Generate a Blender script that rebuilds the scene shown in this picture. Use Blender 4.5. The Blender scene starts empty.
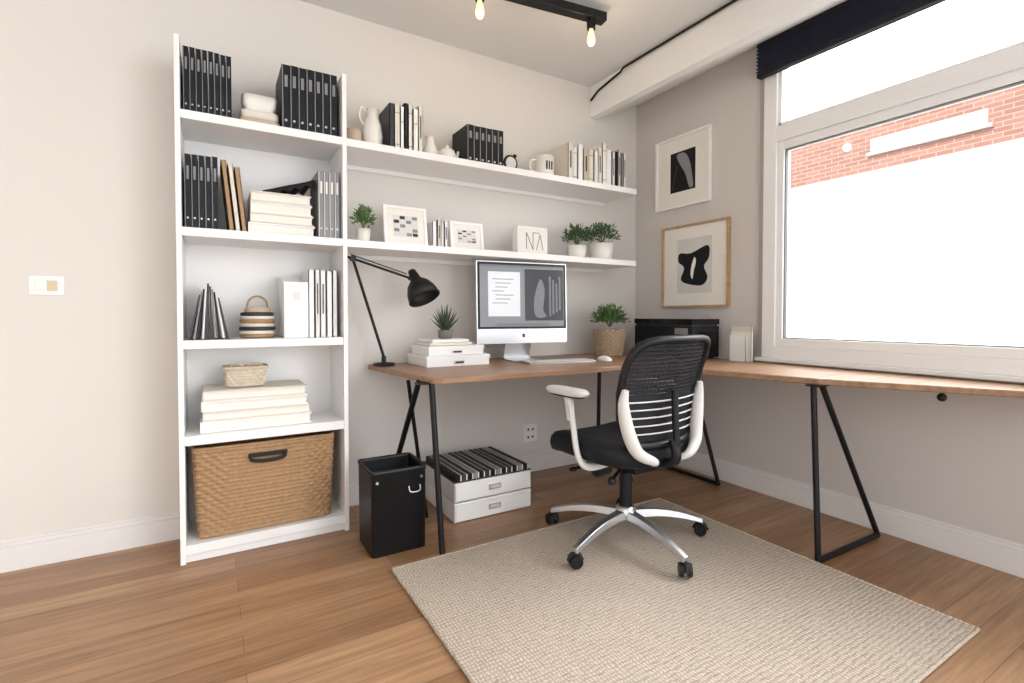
import bpy, bmesh, math, random
from mathutils import Vector, Matrix
random.seed(4)
pi=math.pi
scene=bpy.context.scene
# ------------------------------------------------------------------ helpers
def lin(h):
    h=h.lstrip('#'); r=[]
    for i in (0,2,4):
        c=int(h[i:i+2],16)/255; r.append(c/12.92 if c<=.04045 else ((c+.055)/1.055)**2.4)
    return tuple(r)
_m={}
def mat(name,hexc,rough=.5,metal=0.,var=.08,scale=6,bump=0.,bscale=150,emis=0.,spec=.5,stretch=(1,1,1),coat=0.):
    if name in _m: return _m[name]
    m=bpy.data.materials.new(name); m.use_nodes=True; nt=m.node_tree; N=nt.nodes; L=nt.links
    p=N['Principled BSDF']; c=lin(hexc)
    p.inputs['Roughness'].default_value=rough; p.inputs['Metallic'].default_value=metal
    p.inputs['Specular IOR Level'].default_value=spec; p.inputs['Coat Weight'].default_value=coat
    tc=N.new('ShaderNodeTexCoord'); mp=N.new('ShaderNodeMapping'); mp.inputs['Scale'].default_value=stretch
    L.new(tc.outputs['Object'],mp.inputs['Vector'])
    nz=N.new('ShaderNodeTexNoise'); nz.inputs['Scale'].default_value=scale; nz.inputs['Detail'].default_value=3
    L.new(mp.outputs[0],nz.inputs['Vector'])
    mx=N.new('ShaderNodeMix'); mx.data_type='RGBA'
    mx.inputs[6].default_value=tuple(x*(1-var) for x in c)+(1,); mx.inputs[7].default_value=tuple(min(1,x*(1+var)) for x in c)+(1,)
    L.new(nz.outputs['Fac'],mx.inputs[0]); L.new(mx.outputs[2],p.inputs['Base Color'])
    if bump:
        n2=N.new('ShaderNodeTexNoise'); n2.inputs['Scale'].default_value=bscale; L.new(mp.outputs[0],n2.inputs['Vector'])
        b=N.new('ShaderNodeBump'); b.inputs['Strength'].default_value=bump; b.inputs['Distance'].default_value=.004
        L.new(n2.outputs['Fac'],b.inputs['Height']); L.new(b.outputs[0],p.inputs['Normal'])
    if emis: p.inputs['Emission Color'].default_value=c+(1,); p.inputs['Emission Strength'].default_value=emis
    _m[name]=m; return m
def sgn(v): return -1 if v<0 else 1
def smooth_pts(pts,n=8,closed=False):
    P=[Vector(p) for p in pts]; out=[]; k=len(P); rng=range(k) if closed else range(k-1)
    for i in rng:
        if closed: a,b,c,d=P[(i-1)%k],P[i],P[(i+1)%k],P[(i+2)%k]
        else: a,b,c,d=P[max(i-1,0)],P[i],P[i+1],P[min(i+2,k-1)]
        for j in range(n):
            t=j/n; out.append(.5*((2*b)+(c-a)*t+(2*a-5*b+4*c-d)*t*t+(-a+3*b-3*c+d)*t**3))
    if not closed: out.append(P[-1])
    return out
class O:
    def __init__(s): s.v=[]; s.f=[]; s.mats=[]; s.T=Matrix()
    def mi(s,m):
        if m not in s.mats: s.mats.append(m)
        return s.mats.index(m)
    def add(s,vs,fs,m,sm=False):
        o=len(s.v); s.v+= [tuple(s.T@Vector(v)) for v in vs]; k=s.mi(m)
        for f in fs: s.f.append((tuple(o+i for i in f),k,sm))
    def box(s,x0,x1,y0,y1,z0,z1,m):
        if x0>x1:x0,x1=x1,x0
        if y0>y1:y0,y1=y1,y0
        vs=[(x0,y0,z0),(x1,y0,z0),(x1,y1,z0),(x0,y1,z0),(x0,y0,z1),(x1,y0,z1),(x1,y1,z1),(x0,y1,z1)]
        s.add(vs,[(0,3,2,1),(4,5,6,7),(0,1,5,4),(1,2,6,5),(2,3,7,6),(3,0,4,7)],m)
    def cyl(s,p0,p1,r0,r1,m,seg=16,sm=True):
        p0=Vector(p0);p1=Vector(p1);d=(p1-p0).normalized(); a=d.orthogonal().normalized(); b=d.cross(a)
        vs=[];
        for p,r in((p0,r0),(p1,r1)):
            for i in range(seg):
                t=2*pi*i/seg; vs.append(p+a*r*math.cos(t)+b*r*math.sin(t))
        s.add(vs,[(i,(i+1)%seg,seg+(i+1)%seg,seg+i) for i in range(seg)],m,sm)
        s.add(vs,[tuple(range(seg))[::-1],tuple(range(seg,2*seg))],m)
    def tube(s,pts,r,m,seg=8,closed=False,rb=None):
        pts=[Vector(p) for p in pts]; n=len(pts); vs=[]; fs=[]; a=None
        for i,p in enumerate(pts):
            if closed: d=pts[(i+1)%n]-pts[i-1]
            else: d=pts[min(i+1,n-1)]-pts[max(i-1,0)]
            d.normalize()
            if a is None: a=d.orthogonal().normalized()
            a=(a-d*a.dot(d)).normalized(); b=d.cross(a)
            rr=r(i/(n-1)) if callable(r) else r
            for k in range(seg):
                t=2*pi*k/seg; vs.append(p+a*rr*math.cos(t)+b*(rb or rr)*math.sin(t))
        for i in range(n if closed else n-1):
            for k in range(seg):
                j=(i+1)%n; fs.append((i*seg+k,i*seg+(k+1)%seg,j*seg+(k+1)%seg,j*seg+k))
        s.add(vs,fs,m,True)
        if not closed: s.add(vs,[tuple(range(seg))[::-1],tuple(range((n-1)*seg,n*seg))],m)
    def rings(s,prof,c,m,w=1,d=1,e=2,seg=32,sm=True,cap=True):
        vs=[];n=len(prof)
        for f,z in prof:
            for i in range(seg):
                t=2*pi*(i+.5)/seg; x=sgn(math.cos(t))*abs(math.cos(t))**(2/e); y=sgn(math.sin(t))*abs(math.sin(t))**(2/e)
                vs.append((c[0]+x*f*w,c[1]+y*f*d,c[2]+z))
        s.add(vs,[(i*seg+k,i*seg+(k+1)%seg,(i+1)*seg+(k+1)%seg,(i+1)*seg+k) for i in range(n-1) for k in range(seg)],m,sm)
        if cap: s.add(vs,[tuple(range(seg))[::-1],tuple(range((n-1)*seg,n*seg))],m)
    def ell(s,c,r,m,seg=20,nr=12):
        prof=[(max(.001,math.sin(pi*i/nr)),-math.cos(pi*i/nr)*r[2]) for i in range(nr+1)]
        s.rings(prof,c,m,r[0],r[1],2,seg)
    def prism(s,poly,z0,z1,m):
        n=len(poly); vs=[(x,y,z0) for x,y in poly]+[(x,y,z1) for x,y in poly]
        s.add(vs,[tuple(range(n))[::-1],tuple(range(n,2*n))]+[(i,(i+1)%n,n+(i+1)%n,n+i) for i in range(n)],m)
    def leaf(s,p,d,l,w,m,fold=.3):
        p=Vector(p);d=Vector(d).normalized(); sd=d.cross(Vector((random.uniform(-.4,.4),random.uniform(-.4,.4),1)))
        if sd.length<.05: sd=d.cross(Vector((1,0,0)))
        sd.normalize(); up=sd.cross(d)
        vs=[p,p+d*l*.4+sd*w/2+up*w*fold,p+d*l,p+d*l*.4-sd*w/2+up*w*fold,p+d*l*.45]
        s.add(vs,[(0,1,4),(1,2,4),(0,4,3),(4,2,3)],m,False)
    def weave(s,c,w,d,z0,z1,rows,k,amp,m,taper=1.,e=9,seg=260,vr=5,pattern=1):
        nv=rows*vr; vs=[]
        for j in range(nv+1):
            v=j/nv; row=min(int(v*rows),rows-1); fr=v*rows-row; tf=taper+(1-taper)*v
            for i in range(seg):
                t=2*pi*i/seg; ct,st=math.cos(t),math.sin(t)
                x=sgn(ct)*abs(ct)**(2/e)*w*tf; y=sgn(st)*abs(st)**(2/e)*d*tf
                ph=(x+y)*k if e>4 else k*t
                o=amp*abs(math.sin(pi*fr))*(.5+.5*math.cos(ph+pi*row*pattern))
                n=Vector((abs(ct)**(2-2/e)*sgn(ct)/w,abs(st)**(2-2/e)*sgn(st)/d,0)); 
                if n.length>0:n.normalize()
                vs.append((c[0]+x+n.x*o,c[1]+y+n.y*o,z0+(z1-z0)*v))
        s.add(vs,[(j*seg+i,j*seg+(i+1)%seg,(j+1)*seg+(i+1)%seg,(j+1)*seg+i) for j in range(nv) for i in range(seg)],m,True)
    def done(s,name,bevel=0.,parent=None,empty=False):
        xs=[v[0] for v in s.v];ys=[v[1] for v in s.v];zs=[v[2] for v in s.v]
        c=Vector(((min(xs)+max(xs))/2,(min(ys)+max(ys))/2,min(zs)))
        me=bpy.data.meshes.new(name); me.from_pydata([tuple(Vector(v)-c) for v in s.v],[],[f[0] for f in s.f])
        for m in s.mats: me.materials.append(m)
        for p,f in zip(me.polygons,s.f): p.material_index=f[1]; p.use_smooth=f[2]
        me.update(); ob=bpy.data.objects.new(name,me); bpy.context.collection.objects.link(ob); ob.location=c
        if bevel:
            b=ob.modifiers.new('bevel','BEVEL'); b.width=bevel; b.segments=2; b.limit_method='ANGLE'; b.angle_limit=math.radians(50)
        if parent: 
            ob.parent=parent; ob.location=c-parent.location
        return ob
def empty(name,loc):
    e=bpy.data.objects.new(name,None); e.location=loc; e.empty_display_size=.1; bpy.context.collection.objects.link(e); return e
# ------------------------------------------------------------------ materials
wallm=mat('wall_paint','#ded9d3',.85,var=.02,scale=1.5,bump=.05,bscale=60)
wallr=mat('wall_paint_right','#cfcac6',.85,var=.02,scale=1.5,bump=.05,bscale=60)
ceilm=mat('ceiling_paint','#dfdfe0',.9,var=.01)
white=mat('white_paint','#eeeeed',.45,var=.02)
trim=mat('trim_white','#e3e0de',.5,var=.02)
bshelf=mat('shelf_white','#f0efee',.4,var=.015)
black=mat('black_plastic','#0f1013',.45,var=.15,spec=.4)
navy=mat('navy_black','#0f1119',.6,var=.15,bump=.15,bscale=300,spec=.35)
metalb=mat('black_metal','#101114',.4,var=.1,metal=.2,spec=.4)
silver=mat('aluminium','#c9c9cb',.28,metal=.9,var=.03)
lgrey=mat('light_grey_plastic','#d9d7d4',.4,var=.03)
paper=mat('paper','#ebe7df',.8,var=.04,scale=40)
cream=mat('cream_cover','#ddd6ca',.6,var=.05)
beige=mat('beige_ceramic','#c2ae96',.6,var=.08)
tan=mat('tan_cover','#a98763',.6,var=.1)
grey=mat('grey_cover','#85868a',.55,var=.1)
dgrey=mat('dark_grey_cover','#2b2d33',.5,var=.12)
bind=mat('binder_black','#0e1016',.5,var=.2,spec=.3)
green=mat('leaf_green','#5b7a45',.6,var=.45,scale=25)
green2=mat('leaf_dark_green','#42603a',.6,var=.4,scale=25)
soil=mat('soil','#3a2c22',.95,var=.3)
ceram=mat('white_ceramic','#e9e5de',.3,var=.02)
wicker=mat('wicker','#a5835f',.75,var=.35,scale=60)
wickl=mat('wicker_pale','#cabda9',.8,var=.2,scale=60)
darkglass=mat('dark_glass','#0d0e12',.12,var=.05)

def floor_mat():
    m=bpy.data.materials.new('oak_planks'); m.use_nodes=True; N=m.node_tree.nodes; L=m.node_tree.links; p=N['Principled BSDF']
    tc=N.new('ShaderNodeTexCoord')
    br=N.new('ShaderNodeTexBrick'); br.inputs['Scale'].default_value=1; br.offset=.37; br.inputs['Brick Width'].default_value=1.5; br.inputs['Row Height'].default_value=.10
    br.inputs['Mortar Size'].default_value=.001; br.inputs['Mortar Smooth'].default_value=.1; br.inputs['Bias'].default_value=0
    br.inputs['Color1'].default_value=lin('#987252')+(1,); br.inputs['Color2'].default_value=lin('#b28d6b')+(1,); br.inputs['Mortar'].default_value=lin('#79563d')+(1,)
    L.new(tc.outputs['Object'],br.inputs['Vector'])
    mp=N.new('ShaderNodeMapping'); mp.inputs['Scale'].default_value=(1.2,22,1); L.new(tc.outputs['Object'],mp.inputs['Vector'])
    nz=N.new('ShaderNodeTexNoise'); nz.inputs['Scale'].default_value=2.2; nz.inputs['Detail'].default_value=6; nz.inputs['Roughness'].default_value=.65; nz.inputs['Distortion'].default_value=.4; L.new(mp.outputs[0],nz.inputs['Vector'])
    cr=N.new('ShaderNodeValToRGB'); cr.color_ramp.elements[0].position=.32; cr.color_ramp.elements[0].color=(.60,.56,.52,1); cr.color_ramp.elements[1].position=.68; cr.color_ramp.elements[1].color=(1.17,1.16,1.14,1)
    L.new(nz.outputs['Fac'],cr.inputs[0])
    mx=N.new('ShaderNodeMix'); mx.data_type='RGBA'; mx.blend_type='MULTIPLY'; mx.inputs[0].default_value=.85
    L.new(br.outputs['Color'],mx.inputs[6]); L.new(cr.outputs[0],mx.inputs[7]); L.new(mx.outputs[2],p.inputs['Base Color'])
    p.inputs['Roughness'].default_value=.36
    b=N.new('ShaderNodeBump'); b.inputs['Strength'].default_value=.15; b.inputs['Distance'].default_value=.002; L.new(br.outputs['Fac'],b.inputs['Height']); b.invert=True
    L.new(b.outputs[0],p.inputs['Normal']); return m
def wood_mat(name,c1,c2,stretch=(2,30,30)):
    m=bpy.data.materials.new(name); m.use_nodes=True; N=m.node_tree.nodes; L=m.node_tree.links; p=N['Principled BSDF']
    tc=N.new('ShaderNodeTexCoord'); mp=N.new('ShaderNodeMapping'); mp.inputs['Scale'].default_value=stretch; L.new(tc.outputs['Object'],mp.inputs['Vector'])
    nz=N.new('ShaderNodeTexNoise'); nz.inputs['Scale'].default_value=1.5; nz.inputs['Detail'].default_value=5; L.new(mp.outputs[0],nz.inputs['Vector'])
    cr=N.new('ShaderNodeValToRGB'); cr.color_ramp.elements[0].position=.3; cr.color_ramp.elements[1].position=.7
    cr.color_ramp.elements[0].color=lin(c1)+(1,); cr.color_ramp.elements[1].color=lin(c2)+(1,); L.new(nz.outputs['Fac'],cr.inputs[0]); L.new(cr.outputs[0],p.inputs['Base Color'])
    p.inputs['Roughness'].default_value=.4; return m
deskw=wood_mat('desk_walnut','#86634b','#a48263')
framew=wood_mat('frame_oak','#a88560','#c2a07a',(30,30,30))
def rug_mat():
    m=bpy.data.materials.new('woven_wool'); m.use_nodes=True; N=m.node_tree.nodes; L=m.node_tree.links; p=N['Principled BSDF']
    tc=N.new('ShaderNodeTexCoord')
    w=N.new('ShaderNodeTexWave'); w.bands_direction='Y'; w.inputs['Scale'].default_value=20; w.inputs['Distortion'].default_value=3.5; w.inputs['Detail'].default_value=2; w.inputs['Detail Scale'].default_value=2.2
    L.new(tc.outputs['Object'],w.inputs['Vector'])
    w2=N.new('ShaderNodeTexWave'); w2.bands_direction='X'; w2.inputs['Scale'].default_value=26; w2.inputs['Distortion'].default_value=6; w2.inputs['Detail'].default_value=2; L.new(tc.outputs['Object'],w2.inputs['Vector'])
    mp=N.new('ShaderNodeMapping'); mp.inputs['Scale'].default_value=(7,50,1); L.new(tc.outputs['Object'],mp.inputs['Vector'])
    nz=N.new('ShaderNodeTexNoise'); nz.inputs['Scale'].default_value=4; nz.inputs['Detail'].default_value=4; L.new(mp.outputs[0],nz.inputs['Vector'])
    a=N.new('ShaderNodeMath'); a.operation='MULTIPLY'; L.new(w.outputs['Fac'],a.inputs[0]); L.new(w2.outputs['Fac'],a.inputs[1])
    a2=N.new('ShaderNodeMath'); a2.operation='ADD'; L.new(a.outputs[0],a2.inputs[0]); L.new(nz.outputs['Fac'],a2.inputs[1])
    cr=N.new('ShaderNodeValToRGB'); cr.color_ramp.elements[0].position=.3; cr.color_ramp.elements[0].color=lin('#9c8c7b')+(1,); cr.color_ramp.elements[1].position=.95; cr.color_ramp.elements[1].color=lin('#d0c4b5')+(1,)
    L.new(a2.outputs[0],cr.inputs[0]); L.new(cr.outputs[0],p.inputs['Base Color']); p.inputs['Roughness'].default_value=.95
    b=N.new('ShaderNodeBump'); b.inputs['Strength'].default_value=.6; b.inputs['Distance'].default_value=.004; L.new(a2.outputs[0],b.inputs['Height']); L.new(b.outputs[0],p.inputs['Normal'])
    return m
def brick_mat():
    m=bpy.data.materials.new('exterior_brick'); m.use_nodes=True; N=m.node_tree.nodes; L=m.node_tree.links; p=N['Principled BSDF']
    tc=N.new('ShaderNodeTexCoord'); sp=N.new('ShaderNodeSeparateXYZ'); cb=N.new('ShaderNodeCombineXYZ'); L.new(tc.outputs['Object'],sp.inputs[0]); L.new(sp.outputs['Y'],cb.inputs['X']); L.new(sp.outputs['Z'],cb.inputs['Y'])
    br=N.new('ShaderNodeTexBrick'); br.inputs['Scale'].default_value=1; br.inputs['Brick Width'].default_value=.22; br.inputs['Row Height'].default_value=.075; br.inputs['Mortar Size'].default_value=.007
    br.inputs['Color1'].default_value=lin('#8f6558')+(1,); br.inputs['Color2'].default_value=lin('#9c7466')+(1,); br.inputs['Mortar'].default_value=lin('#a8948a')+(1,)
    L.new(cb.outputs[0],br.inputs['Vector']); L.new(br.outputs['Color'],p.inputs['Base Color']); p.inputs['Roughness'].default_value=.9; return m
# ------------------------------------------------------------------ room
CH=2.62; XL=-4.3; YF=-3.9
def simple(name,fn,bevel=0):
    o=O(); fn(o); return o.done(name,bevel)
simple('floor',lambda o:o.box(XL-.1,.2,YF,.2,-.1,0,floor_mat()))
simple('ceiling',lambda o:o.box(XL-.1,.2,YF,.2,CH,CH+.12,ceilm))
simple('wall_back',lambda o:o.box(XL-.1,.2,0,.2,0,CH,wallm))
simple('wall_left',lambda o:o.box(XL-.1,XL,YF,0,0,CH,wallm))
W0,W1,WZ0,WZ1=-1.03,-2.85,.79,2.58
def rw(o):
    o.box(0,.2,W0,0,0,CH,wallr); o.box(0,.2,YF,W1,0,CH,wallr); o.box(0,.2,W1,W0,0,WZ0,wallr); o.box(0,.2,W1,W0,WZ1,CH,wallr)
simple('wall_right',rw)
def bb_back(o):
    for x0,x1 in((XL,-2.86),(-2.165,0)):
        o.box(x0,x1,-.016,0,0,.10,trim); o.box(x0,x1,-.011,0,.10,.118,trim); o.box(x0,x1,-.007,0,.118,.128,trim)
simple('baseboard_back',bb_back,.002)
def bb_right(o):
    o.box(-.016,0,YF,-.017,0,.10,trim); o.box(-.011,0,YF,-.017,.10,.118,trim); o.box(-.007,0,YF,-.017,.118,.128,trim)
simple('baseboard_right',bb_right,.002)
simple('baseboard_left',lambda o:o.box(XL,XL+.016,YF,-.02,0,.12,trim),.002)
def soff(o):
    y0,y1=YF,0
    pr=[(-.44,CH),(-.44,2.41),(-.40,2.40),(0,2.585),(0,CH)]
    vs=[(x,y0,z) for x,z in pr]+[(x,y1,z) for x,z in pr]; n=len(pr)
    o.add(vs,[tuple(range(n)),tuple(range(n,2*n))[::-1]]+[(i,n+i,n+(i+1)%n,(i+1)%n) for i in range(n)],white)
simple('ceiling_beam',soff)
def cable(o):
    o.tube([(-.46,YF,CH-.012),(-.46,-.35,CH-.012),(-.46,-.32,CH-.03),(-.452,-.1,CH-.06),(-.452,-.02,CH-.10)],.007,black)
simple('ceiling_cable',cable)
def win(o):
    xi,xo=-.03,.07
    y0,y1=W0,W1; z0,z1=WZ0,WZ1
    f=.075
    o.box(xi,xo,y0,y0-f,z0,z1,white); o.box(xi,xo,y1,y1+f,z0,z1,white)
    o.box(xi,xo,y0-f,y1+f,z0,z0+.065,white); o.box(xi,xo,y0-f,y1+f,z1-.05,z1,white); o.box(xi,xo,y0-f,y1+f,1.99,2.075,white)
    g=.035
    sx0,sx1=-.015,.055
    a0,a1=y0-f,y1+f
    o.box(sx0,sx1,a0,a0-g,z0+.065,1.99,white); o.box(sx0,sx1,a1,a1+g,z0+.065,1.99,white)
    o.box(sx0,sx1,a0-g,a1+g,z0+.065,z0+.11,white); o.box(sx0,sx1,a0-g,a1+g,1.945,1.99,white)
    gs=mat('window_gasket','#6f7072',.6)
    b0,b1=a0-g,a1+g
    for (ya,yb,za,zb) in((b0,b0-.006,z0+.11,1.945),(b1,b1+.006,z0+.11,1.945),(b0,b1,z0+.11,z0+.116),(b0,b1,1.939,1.945)): o.box(-.005,.02,ya,yb,za,zb,gs)
    o.box(-.02,0,y0+.03,y0,z0-.02,z1,mat('casing_grey','#a9a39c',.6))
    o.box(sx0,sx1,a0,a0-.02,2.075,z1-.05,white); o.box(sx0,sx1,a0,a1,2.075,2.095,white)
simple('window_1',win,.003)
def glass():
    m=bpy.data.materials.new('window_glass'); m.use_nodes=True; N=m.node_tree.nodes; L=m.node_tree.links; N.remove(N['Principled BSDF'])
    t=N.new('ShaderNodeBsdfTransparent'); g=N.new('ShaderNodeBsdfGlossy'); g.inputs['Roughness'].default_value=.02; mx=N.new('ShaderNodeMixShader'); mx.inputs[0].default_value=.04
    L.new(t.outputs[0],mx.inputs[1]); L.new(g.outputs[0],mx.inputs[2]); L.new(mx.outputs[0],N['Material Output'].inputs[0]); return m
gm=glass()
def gl(o): o.box(.018,.022,W0-.11,W1+.11,WZ0+.11,1.945,gm); o.box(.018,.022,W0-.095,W1+.095,2.095,WZ1-.05,gm)
simple('window_pane',gl)
simple('trim_1',lambda o:o.box(-.055,.0,W0+.03,W1-.03,.768,.79,white),.004)  # window sill
def blind(o):
    fb=mat('blind_fabric','#0f1019',.8,var=.4,scale=30,stretch=(1,1,8))
    fb2=mat('blind_fabric_fold','#2f3243',.8,var=.3,scale=30)
    o.cyl((-.062,W0+.01,2.545),(-.062,W1,2.545),.024,.024,fb,20)
    n=8; prof=[]
    for i in range(n*2+1):
        z=2.54-.16*i/(n*2); x=-.065-(.03 if i%2 else 0); prof.append((x,z))
    for i in range(len(prof)-1):
        a,b=prof[i],prof[i+1]; y0,y1=W0+.01,W1
        vs=[(a[0],y0,a[1]),(a[0],y1,a[1]),(b[0],y1,b[1]),(b[0],y0,b[1]),(-.05,y0,a[1]),(-.05,y1,a[1]),(-.05,y1,b[1]),(-.05,y0,b[1])]
        o.add(vs,[(0,1,2,3),(4,7,6,5),(0,3,7,4),(1,5,6,2)],fb2 if i%2 else fb)
    o.box(-.085,-.045,W0+.01,W1,2.36,2.382,fb)
simple('window_blind',blind)
def ext(o):
    bm=brick_mat(); wm=mat('exterior_render','#f2f0ee',.9,var=.01); sl=mat('exterior_stone','#c9c2bb',.9,var=.03)
    X=7.0; D=X+2.73
    o.box(X,X+.5,-14,26,1.03+.252*D,1.03+.372*D,bm)
    o.box(X-.04,X+.5,-14,26,-1,1.03+.252*D,wm)
    o.box(X-.15,X+.5,-14,26,1.03+.372*D,1.03+.385*D,wm)
    for y in range(-12,26,3):
        o.box(X-.05,X,y,y+1.5,1.03+.285*D,1.03+.285*D+.22,wm); o.box(X-.07,X,y-.06,y+1.56,1.03+.285*D-.05,1.03+.285*D,sl)
simple('exterior_building',ext)
simple('exterior_ground',lambda o:o.box(.4,7,-14,26,-1.2,-1,mat('pavement','#b9b6b0',.9)))
# ------------------------------------------------------------------ bookshelf
TX0,TX1,TY=-2.85,-2.175,-.318
S=[1.865,1.39,.925,.53,.078]
YB=-.003
def tower(o):
    o.box(TX0,TX0+.02,TY,YB,0.001,2.16,bshelf); o.box(TX1-.02,TX1,TY,YB,0.001,2.16,bshelf)
    o.box(TX0+.02,TX1-.02,-.012,YB,0.02,1.865,bshelf)
    for i,z in enumerate(S): o.box(TX0+.02,TX1-.02,TY+.003,-.012,z-(.036 if i<3 else .04),z,bshelf)
    o.box(TX0+.02,TX1-.02,TY+.02,TY+.03,0.001,.04,bshelf)
simple('bookshelf',tower,.002)
SX=-.30
for z in(S[0],S[1]):
    def fs(o): o.box(TX1+.001,SX,TY+.008,YB,z-.036,z,bshelf); o.box(TX1+.02,SX-.02,-.012,YB,z-.06,z-.036,bshelf)
    simple('floating_shelf',fs,.002)
# ------------------------------------------------------------------ book helpers
E=.0012
def book(o,x0,x1,yf,yb,z,h,m,label=None,pages=True):
    z+=E
    t=min(.003,(x1-x0)*.15)
    o.box(x0,x0+t,yf,yb,z,z+h,m); o.box(x1-t,x1,yf,yb,z,z+h,m); o.box(x0,x1,yf,yf+.004,z,z+h,m)
    o.box(x0+t,x1-t,yf+.004,yb-.004,z+.003,z+h-.005,paper)
    w=x1-x0; c=(x0+x1)/2
    if label=='rule': 
        for f in(.15,.82): o.box(x0+.001,x1-.001,yf-.0008,yf,z+h*f,z+h*f+.004,grey)
    if label=='tag':
        o.box(c-w*.3,c+w*.3,yf-.001,yf,z+h*.55,z+h*.85,paper); o.box(c-w*.2,c+w*.2,yf-.0014,yf-.001,z+h*.66,z+h*.68,dgrey)
    if label=='text':
        o.box(c-w*.12,c+w*.12,yf-.001,yf,z+h*.35,z+h*.8,dgrey)
def row(name,x0,x1,yf,yb,z,hs,mats,labels,n,parts=True):
    o=O(); ws=[random.uniform(.8,1.2) for _ in range(n)]; k=(x1-x0)/sum(ws); x=x0
    for i in range(n):
        w=ws[i]*k; h=random.uniform(*hs); book(o,x+.0006,x+w-.0012,yf+random.uniform(0,.01),yb,z,h,mats[i%len(mats)],labels[i%len(labels)]); x+=w
    return o.done(name)
def bindrow(name,x0,x1,yf,yb,z,h,n,m=bind,m2=grey,hv=0.004):
    o=O(); w=(x1-x0)/n; z+=E
    for i in range(n):
        a=x0+i*w+.001; b=a+w-.002; hh=h-random.uniform(0,hv)
        o.box(a,b,yf,yb,z,z+hh,m)
        o.box(a+w*.04,a+w*.15,yf-.0012,yf,z+.004,z+hh-.004,m2)
        o.box(a+w*.34,b-w*.24,yf-.001,yf,z+hh*.66,z+hh*.84,m2)
        o.cyl(((a+b)/2,yf-.002,z+hh*.14),((a+b)/2,yf+.001,z+hh*.14),w*.16,w*.16,silver,12)
    return o.done(name)
bindrow('binders',-2.822,-2.645,-.27,-.04,S[0],.275,8)
def trays(o):
    for i,(hw,z0,z1) in enumerate([(.083,0.001,.035),(.078,.037,.07)]): o.rings([(.9,z0),(1,z0+.006),(1,z1-.004),(.97,z1)],(-2.535,-.19,S[0]),cream if i else beige,hw,.07,6)
    o.rings([(.75,.072),(.95,.10),(1,.14),(.96,.14),(.9,.105),(.3,.082)],(-2.535,-.19,S[0]),ceram,.072,.065,5)
simple('stacked_bowls',trays)
bindrow('binders',-2.45,-2.21,-.285,-.04,S[0],.29,7)
bindrow('binders',-2.822,-2.70,-.275,-.05,S[1],.31,5)
def leanb(o):
    for i,m in enumerate([tan,cream,tan]):
        x=-2.69+i*.024
        o.T=Matrix.Translation((x+.03,0,S[1]+.0035))@Matrix.Rotation(-.10,4,'Y')
        book(o,0,.02,-.27,-.06,0,.30-.012*i,m)
    o.T=Matrix()
simple('leaning_books',leanb)
def flatstack(name,x0,x1,yf,yb,z,layers,jit=.008,mats=(bshelf,cream),lid=True):
    o=O(); zz=z+E
    for i,h in enumerate(layers):
        a=x0+random.uniform(0,jit)+i*.004; b=x1-random.uniform(0,jit)-i*.006; f=yf+random.uniform(0,jit); m=mats[i%len(mats)]
        o.box(a,b,f,yb,zz,zz+.005,m); o.box(a,b,f,yb,zz+h-.007,zz+h-.001,m); o.box(a,a+.005,f,yb,zz+.005,zz+h-.007,m)
        o.box(a+.005,b-.006,f+.010,yb-.003,zz+.005,zz+h-.007,paper)
        zz+=h
    return o.done(name),zz
_,zt=flatstack('box_files',-2.59,-2.305,-.275,-.05,S[1],[.05,.045,.048,.045])
def drape(o):
    vs=[];n=24
    for i in range(n+1):
        t=i/n; x=-2.525+.215*t; z=zt+.014+.075*t**2.2+.02*math.sin(t*pi)
        for y,dz in((-.268,-.01),(-.2,.006),(-.12,.004),(-.07,0)):
            vs.append((x,y,z+dz))
    m=len(vs); vs+= [(a,b,max(zt+.001,c-.024-.01*math.sin(k*.3))) for k,(a,b,c) in enumerate(vs)]
    fs=[]
    for i in range(n):
        for k in range(3):
            q=(i*4+k,(i+1)*4+k,(i+1)*4+k+1,i*4+k+1); fs.append(q); fs.append(tuple(m+j for j in q[::-1]))
        fs.append((i*4,m+i*4,m+i*4+4,i*4+4)); fs.append((i*4+3,i*4+7,m+i*4+7,m+i*4+3))
    fs+= [(0,1,m+1,m),(1,2,m+2,m+1),(2,3,m+3,m+2)]; e=n*4
    fs+= [(e+1,e,m+e,m+e+1),(e+2,e+1,m+e+1,m+e+2),(e+3,e+2,m+e+2,m+e+3)]
    o.add(vs,fs,bind,True)
simple('folded_scarf',drape)
bindrow('magazine_files',-2.298,-2.202,-.285,-.05,S[1],.315,4,grey,paper)
def fan(o):
    # thin folders standing up and leaning together
    for i in range(10):
        x=-2.812+i*.0155; px=-2.775+i*.0075
        h=.235-.012*abs(i-4); a=math.atan2(px-x,h)
        o.T=Matrix.Translation((x,0,S[2]+.004))@Matrix.Rotation(a,4,'Y')
        o.box(0,.007,-.268+.002*i,-.09,0,h/math.cos(a),[dgrey,grey,bind,lgrey,dgrey][i%5])
    o.T=Matrix()
simple('leaning_folders',fan)
def jar(o):
    c=(-2.548,-.17,S[2]+E); w=.068
    for i in range(7):
        z=.006+i*.0165; r=w*(1-.10*abs(i-2)/5)
        o.tube([(c[0]+r*math.cos(t),c[1]+r*math.sin(t),c[2]+z+.003) for t in [2*pi*k/32 for k in range(32)]],.0088,[wicker,cream,dgrey,cream][i%4],8,True)
    o.rings([(.9,0),(.95,.11),(.8,.12)],c,tan,w*.95,w*.95)
    o.rings([(.8,.118),(.78,.135),(.3,.142),(.02,.143)],c,beige,w,w)
    o.tube(smooth_pts([(c[0]-.045,c[1],c[2]+.12),(c[0]-.035,c[1],c[2]+.17),(c[0],c[1],c[2]+.19),(c[0]+.035,c[1],c[2]+.17),(c[0]+.045,c[1],c[2]+.12)],6),.0045,tan)
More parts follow.
